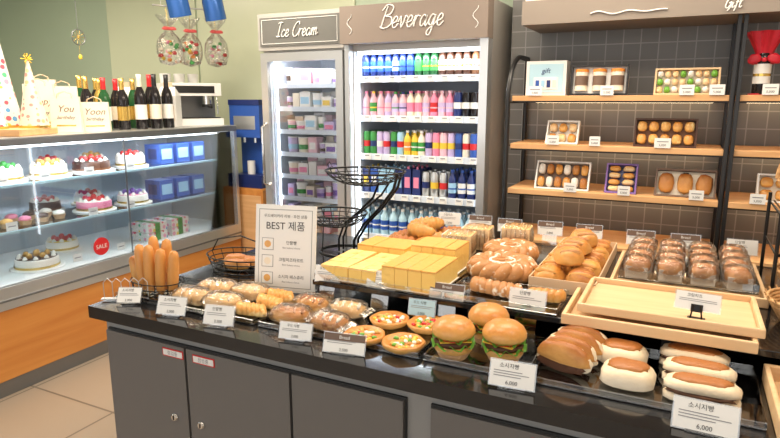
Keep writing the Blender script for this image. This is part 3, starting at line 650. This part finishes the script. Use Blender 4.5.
for k in range(-4,5): m.tube([(k*.034,-.15,.272),(k*.034,.15,.272)],.003,"wire",5)
m.build("wire_rack",(.42,2.22,ZR+.001))

# ---------------------------------------------------------------- cake showcase
m=MB(); sx=-3.0; y0,y1=.4,3.5; xb=-3.72
m.box(xb+.02,sx-.03,y0+.02,y1-.02,0,.09,"steeldark")
m.box(xb,sx-.01,y0,y1,.09,.455,"panelwood"); m.box(xb-.0,sx,y0,y1,.458,.575,"steel"); m.box(sx,sx+.004,y0,y1,.50,.512,"steeldark")
m.box(xb,xb+.04,y0,y1,.575,1.275,"cabinetinner")
m.box(xb,sx+.005,y0,y1,1.275,1.31,"steeldark"); m.box(xb+.005,sx+.002,y0+.005,y1-.005,1.311,1.316,"steel")
m.box(xb+.04,sx,y1-.03,y1,.575,1.275,"steel"); m.box(xb+.04,sx,y0,y0+.03,.575,1.275,"steel")
m.box(xb+.04,sx-.02,y0+.03,y1-.03,.576,.58,"white")
m.box(sx-.008,sx-.002,y0+.03,y1-.03,.576,1.274,"glass")
for z in (.83,1.07):
    m.box(xb+.06,sx-.09,y0+.04,y1-.04,z-.008,z,"glassshelf"); m.box(sx-.092,sx-.086,y0+.04,y1-.04,z-.012,z+.004,"lightblue")
    m.box(xb+.05,xb+.06,y0+.05,y1-.05,z-.03,z-.02,"ledcool")
m.box(sx-.06,sx-.04,y0+.05,y1-.05,1.26,1.272,"ledcool")
for yy in (1.35,2.50): m.box(sx-.012,sx+.001,yy-.002,yy+.002,.576,1.274,"steeldark")
m.build("cake_showcase",bevel=.002)
m=MB(); M=T(0,0,0,0,0,90)
m.lathe([(.052,0),(.052,.002)],"red",M,28); m.text("SALE",.035,"white",T(.003,0,-.012,90,90)); m.build("sale_sticker",(sx+.001,2.28,.665))
def cake(x,y,z,r,h,side,top,kind,name="layer_cake"):
    m=MB()
    m.lathe([(r*1.25,0),(r*1.25,.006),(r*1.2,.008)],"white",None,30); m.lathe([(r,.008),(r,h-.006),(r*.96,h),(0.001,h)],side,None,32)
    m.lathe([(r*.94,h+.0005),(r*.94,h+.003),(.001,h+.003)],top,None,30)
    n=10
    for k in range(n):
        a=2*math.pi*k/n; m.lathe([(.014,0),(.012,.008),(.004,.018)],"cream_w",T(r*.8*math.cos(a),r*.8*math.sin(a),h+.002),10,wob=.15,nw=5)
        if kind and k%2==0: m.blob(r*.5*math.cos(a),r*.5*math.sin(a),h+.002,.03,.03,.03,kind,nu=10,nv=7)
    if kind: m.blob(0,0,h+.002,.035,.035,.04,kind,nu=10,nv=7)
    m.lathe([(r*1.03,.01),(r*1.03,.022)],"gold" if side!="choco" else "brown",None,30,caps=False)
    m.build(name,(x,y,z))
cake(-3.28,1.95,1.071,.085,.065,"cream_w","cream_w","green"); cake(-3.28,2.20,1.071,.095,.065,"cream_w","yellow","topping"); cake(-3.28,2.48,1.071,.105,.06,"choco","choco","strawb"); cake(-3.28,2.77,1.071,.09,.07,"cream_w","cream_w","strawb")
cake(-3.25,2.45,.831,.10,.06,"pink","cream_w","strawb"); cake(-3.25,2.74,.831,.095,.06,"cream_w","pink","purple"); cake(-3.2,2.02,.581,.11,.06,"cream_w","choco","topping")
cake(-3.28,1.70,1.071,.10,.06,"cream_w","cream_w","strawb"); cake(-3.25,1.6,.831,.1,.06,"cream_w","choco","strawb"); cake(-3.2,1.5,.581,.1,.06,"choco","cream_w","strawb")
cake(-3.5,2.35,1.071,.08,.06,"cream_w","cream_w","strawb"); cake(-3.5,2.65,1.071,.08,.06,"choco","cream_w","topping"); cake(-3.5,2.6,.831,.085,.06,"cream_w","cream_w","strawb"); cake(-3.5,2.3,.831,.085,.06,"choco","cream_w","strawb"); cake(-3.45,2.35,.581,.09,.06,"cream_w","yellow","strawb")
for k in range(10):
    m=MB(); m.lathe([(.025,0),(.035,.025)],"papercup",None,24,wob=.04,nw=10); m.blob(0,0,.02,.06,.06,.03,["cream_w","topping","pink","choco","cream_w"][k%5]); m.build("cupcake",(-3.2-.12*(k//5),1.78+.10*(k%5),.831))
for k,(y,z) in enumerate(((2.97,.831),(3.12,.831),(2.99,1.071),(3.14,1.071),(3.29,1.071),(3.27,.831))):
    m=MB(); m.box(-.07,.07,-.06,.06,0,.13,"blue"); m.box(.0705,.072,-.045,.045,.03,.1,"sky"); m.box(-.04,.04,-.061,-.060,.03,.1,"navy"); m.build("cake_box",(-3.25,y,z),bevel=.002)
for y,z in ((2.80,.581),(2.80,.6405),(3.0,.581),(3.0,.6405)):
    m=MB(); m.box(-.09,.09,-.08,.08,0,.055,"dotwhite"); m.box(-.092,.092,-.02,.02,.0,.057,"green"); m.build("cookie_pack",(-3.2,y,z))
for y,z in ((1.83,1.072),(2.06,1.072),(2.33,1.072),(2.62,1.072),(2.33,.832),(2.60,.832),(2.2,.581),(2.5,.581),(1.85,.832)):
    m=MB(); m.box(-.001,.001,-.03,.03,0,.045,"cardwhite"); m.box(.001,.0015,-.02,.02,.02,.025,"inkgrey"); m.build("cake_label",(-3.105,y,z))
ZT=1.317
def wine(x,y,h,r,body,foil,label):
    m=MB()
    m.lathe([(r*.9,0),(r,.006),(r,h*.58),(r*.8,h*.68),(r*.4,h*.78),(r*.36,h*.97),(r*.4,h*.975),(r*.4,h)],body,None,18)
    m.lathe([(r*.42,h*.74),(r*.4,h*.9),(r*.44,h),(0.001,h+.001)],foil,None,16); m.lathe([(r*1.02,h*.18),(r*1.02,h*.45)],label,None,18,caps=False)
    m.build("wine_bottle",(x,y,ZT))
ws=[(-3.40,2.54,"bottlegreen","gold","gold"),(-3.24,2.46,"bottledark","gold","cream"),(-3.33,2.62,"gold","gold","cream"),(-3.2,2.55,"bottlegreen","red","cardwhite"),(-3.3,2.72,"bottledark","red","cream"),(-3.16,2.65,"bottledark","gold","gold"),(-3.26,2.82,"bottlegreen","gold","gold"),(-3.12,2.75,"bottledark","cream","cardwhite"),(-3.22,2.92,"bottledark","red","gold"),(-3.10,2.85,"bottledark","black","cream"),(-3.42,2.67,"bottledark","gold","gold"),(-3.11,2.96,"bottledark","black","cardwhite")]
for x,y,b_,f_,l_ in ws: wine(x,y,R.uniform(.29,.35),.036,b_,f_,l_)
for x,y,rz,t,h in ((-3.32,2.22,42,"Happy",.27),(-3.17,2.27,40,"You",.20),(-3.45,2.33,45,"Thank",.30),(-3.10,2.40,42,"Yoon",.17),(-3.28,2.34,48,"You &",.26)):
    m=MB(); w,d=.16,.05
    vs=[(-w/2,-d/2,0),(w/2,-d/2,0),(w/2,d/2,0),(-w/2,d/2,0),(-w/2*.95,-.012,h),(w/2*.95,-.012,h),(w/2*.95,.012,h),(-w/2*.95,.012,h)]
    m.add(vs,[(0,3,2,1),(0,1,5,4),(1,2,6,5),(2,3,7,6),(3,0,4,7),(4,5,6,7)],"cream")
    tl=math.degrees(math.atan((d/2-.012)/h)); MM=T(0,-d/2-.0008,0,0,0)@Matrix.Rotation(-rad(tl),4,'X')
    m.text(t,.052,"labelbrown",MM@T(0,0,h*.58,0,90),.3); m.text("birthday",.028,"ink",MM@T(0,0,h*.38,0,90),.3); m.box(-.05,.05,-.0004,0,h*.18,h*.22,"gold",MM)
    for s_ in (-1,1): m.tube([(-.04,s_*.012,h-.01),(-.035,s_*.014,h+.015),(0,s_*.014,h+.03),(.035,s_*.014,h+.015),(.04,s_*.012,h-.01)],.002,"kraft",5)
    m.build("gift_bag",(x,y,ZT),rz)
def hat(x,y,z,h,r,mat):
    m=MB(); m.lathe([(r,0),(r*.5,h*.5),(.004,h)],mat,None,30); m.lathe([(r*1.02,0),(r*1.04,.012)],"gold",None,30,caps=False)
    for k in range(14):
        a=k*2.4; b=k/14*math.pi; m.tube([(0,0,h-.005),(.03*math.cos(a)*math.sin(b),.03*math.sin(a)*math.sin(b),h+.028*math.cos(b))],.003,"yellow",4)
    m.build("party_hat",(x,y,z))
m=MB(); m.box(-.22,.22,-.15,.15,0,.035,"shelfwood"); m.build("wooden_plinth",(-3.28,1.96,ZT),20,bevel=.003)
hat(-3.16,2.07,ZT+.036,.36,.075,"dotcream"); hat(-3.36,2.03,ZT+.036,.60,.095,"dotwhite"); hat(-3.23,1.88,ZT+.036,.36,.08,"dotwhite")
for x,y in ((-3.46,2.93),(-3.20,3.06)):
    m=MB(); w,h=.065,.21
    m.box(-w,w,-w,w,0,h,"white"); m.add([(-w,-w,h),(w,-w,h),(w,w,h),(-w,w,h),(-w*.7,0,h+.06),(w*.7,0,h+.06)],[(0,1,5,4),(2,3,4,5),(1,2,5),(3,0,4)],"cardwhite")
    m.box(-.03,.03,-.003,.003,h+.05,h+.09,"kraft"); m.box(-.05,.05,-w-.002,-w,.04,.14,"kraft"); m.build("cake_carton",(x,y,ZT),30,bevel=.002)
# hanging clear bags filled with wrapped sweets
m=MB(); m.tube([(0,-.26,.40),(0,.26,.40)],.006,"steel",6)
for s_ in (-.2,.2): m.tube([(0,s_,.40),(0,s_,.98)],.002,"steel",5)
for k in range(3):
    yy=-.17+.17*k; x_=.03*(-1)**k
    def fn2(u,v,yy=yy,k=k):
        a=2*math.pi*u
        prof=[(0,.01),(.02,.07),(.10,.088),(.18,.075),(.235,.022),(.26,.018),(.31,.06),(.34,.075)]
        t=v*(len(prof)-1); i=min(len(prof)-2,int(t)); q=t-i; z=prof[i][0]*(1-q)+prof[i+1][0]*q; r=prof[i][1]*(1-q)+prof[i+1][1]*q
        r*=(1+(.05+.16*max(0,v-.6))*math.sin(8*a+k)); return (x_+r*math.cos(a),yy+r*math.sin(a),z)
    m.grid(fn2,44,16,"bagplastic",cu=True)
    for q in range(26):
        a=R.uniform(0,6.28); zz=R.uniform(.008,.16); rr=R.uniform(.02,.062); m.blob(x_+rr*math.cos(a),yy+rr*math.sin(a),zz,.036,.028,.026,R.choice(["red","yellow","orange","green","cream","cream","paperwhite","pink"]),nu=9,nv=6,rz=R.uniform(0,180),flat=.9)
    m.lathe([(.023,.238),(.025,.247),(.023,.256)],"ribbon",T(x_,yy,0),14)
    for s_ in (-1,1): m.blob(x_+.02,yy+s_*.025,.236,.012,.045,.022,"ribbon",bump=.2)
    m.tube([(x_,yy,.25),(0,yy,.40)],.0015,"gold",5)
m.build("candy_bags",(-3.24,3.35,1.735),-25)
m=MB()
m.box(-.17,.17,-.20,.20,0,.05,"white"); m.box(-.17,-.02,-.20,.20,.05,.22,"steeldark"); m.box(-.17,.14,-.20,.20,.21,.30,"white"); m.box(.0,.16,-.18,.18,.052,.058,"black")
for yy in (-.11,.11):
    m.cyl(.08,yy,.15,.21,.035,"chrome",18); m.cyl(.08,yy,.13,.15,.04,"black",18); m.tube([(.08,yy,.14),(.18,yy,.13)],.01,"black",8)
for yy in (-.17,.17): m.tube([(.11,yy,.21),(.13,yy,.17),(.13,yy,.08)],.005,"chrome",6)
for k in range(3): m.cyl(-.1,-.13+.1*k,.30,.37,.035,"cardwhite",14,.04)
m.box(.141,.145,-.15,.15,.23,.28,"black")
m.build("espresso_machine",(-3.30,3.345,ZT),-30,bevel=.003)
m=MB(); m.box(-.17,.17,-.17,.17,0,.84,"panelwood"); m.box(-.15,.15,-.172,-.17,.05,.79,"shelfwood"); m.build("wooden_stand",(-2.98,3.71,0),bevel=.003)
m=MB(); m.box(-.14,.14,-.14,.14,0,.10,"navy"); m.box(-.14,.14,-.02,.14,.10,.62,"blue"); m.box(-.14,.14,-.14,-.02,.38,.62,"blue"); m.box(-.1,.1,-.143,-.14,.44,.54,"steel"); m.box(-.145,.145,-.145,.145,.62,.66,"navy")
m.cyl(-.05,-.08,.34,.38,.012,"chrome",10); m.cyl(.05,-.08,.34,.38,.012,"chrome",10); m.cyl(0,-.08,.10,.20,.03,"cardwhite",14)
m.build("water_dispenser",(-2.98,3.71,.841),bevel=.006)
for x,y in ((-3.0,3.02),(-2.92,3.26)):
    m=MB(); m.cyl(0,0,.22,.66,.004,"black",6); m.cyl(0,0,.65,.67,.04,"steel",16)
    m.lathe([(.07,0),(.068,.12),(.05,.19),(.015,.22)],"lampblue",T(0,0,0,0,14),24,caps=False); m.lathe([(.04,.02),(.04,.06)],"ledwarm",T(0,0,0,0,14),14); m.tube([(0,-.03,.215),(0,0,.235)],.006,"steel")
    m.build("pendant_lamp",(x,y,2.028))
m=MB(); m.tube([(0,0,.9),(0,0,.12)],.002,"steeldark",5)
m.tube([(.0,.045*math.cos(a*math.pi/12),.07+.045*math.sin(a*math.pi/12)) for a in range(24)],.003,"steeldark",5,True)
for a in range(0,180,36): m.tube([(0,.045*math.cos(rad(a)),.07+.045*math.sin(rad(a))),(0,-.045*math.cos(rad(a)),.07-.045*math.sin(rad(a)))],.0015,"gold",4)
m.tube([(0,0,.025),(0,0,-.04)],.0015,"gold",4); m.blob(0,0,-.06,.02,.02,.03,"yellow")
m.build("hanging_ornament",(-3.35,2.53,1.80))
# ---------------------------------------------------------------- lights
def area(name,loc,rot,sx_,sy_,pw,col):
    l=bpy.data.lights.new(name,"AREA"); l.shape='RECTANGLE'; l.size=sx_; l.size_y=sy_; l.energy=pw; l.color=col
    o=bpy.data.objects.new(name,l); scene.collection.objects.link(o); o.location=loc; o.rotation_euler=[rad(a) for a in rot]; return o
warm=(1,.87,.70)
for k,(x,y,p_) in enumerate(((-4.6,2.2,34),(-2.9,1.9,38),(-2.2,2.6,28),(-.9,1.3,17),(.7,1.3,16),(-.5,2.4,22))):
    area("ceiling_light",(x,y,2.66),(0,0,0),.9,.5,p_,warm)
area("beverage_fridge_light",(-1.4,3.21,1.755),(20,0,0),.75,.04,4,(.85,.93,1))
area("freezer_light",(-2.16,3.21,1.74),(20,0,0),.5,.04,2.5,(.88,.94,1))
area("showcase_light",(-3.12,1.95,1.262),(0,0,0),.12,2.9,17,(.90,.96,1))
area("gift_wall_light",(.2,2.75,2.6),(35,0,0),2.2,.25,17,warm)
area("storefront_daylight",(-1.6,-2.4,1.6),(90,0,0),6,2.2,55,(1,.97,.93))
w=bpy.data.worlds.new("World"); scene.world=w; w.use_nodes=True
w.node_tree.nodes["Background"].inputs[0].default_value=(1,.98,.96,1); w.node_tree.nodes["Background"].inputs[1].default_value=.42
cam=bpy.data.cameras.new("camera"); cam.lens=36*597/780; cam.sensor_width=36; cam.clip_start=.05
co=bpy.data.objects.new("camera",cam); scene.collection.objects.link(co); co.location=(0,0,1.5); co.rotation_euler=(rad(90-11.3),0,rad(26.3)); scene.camera=co
scene.view_settings.view_transform='Standard'
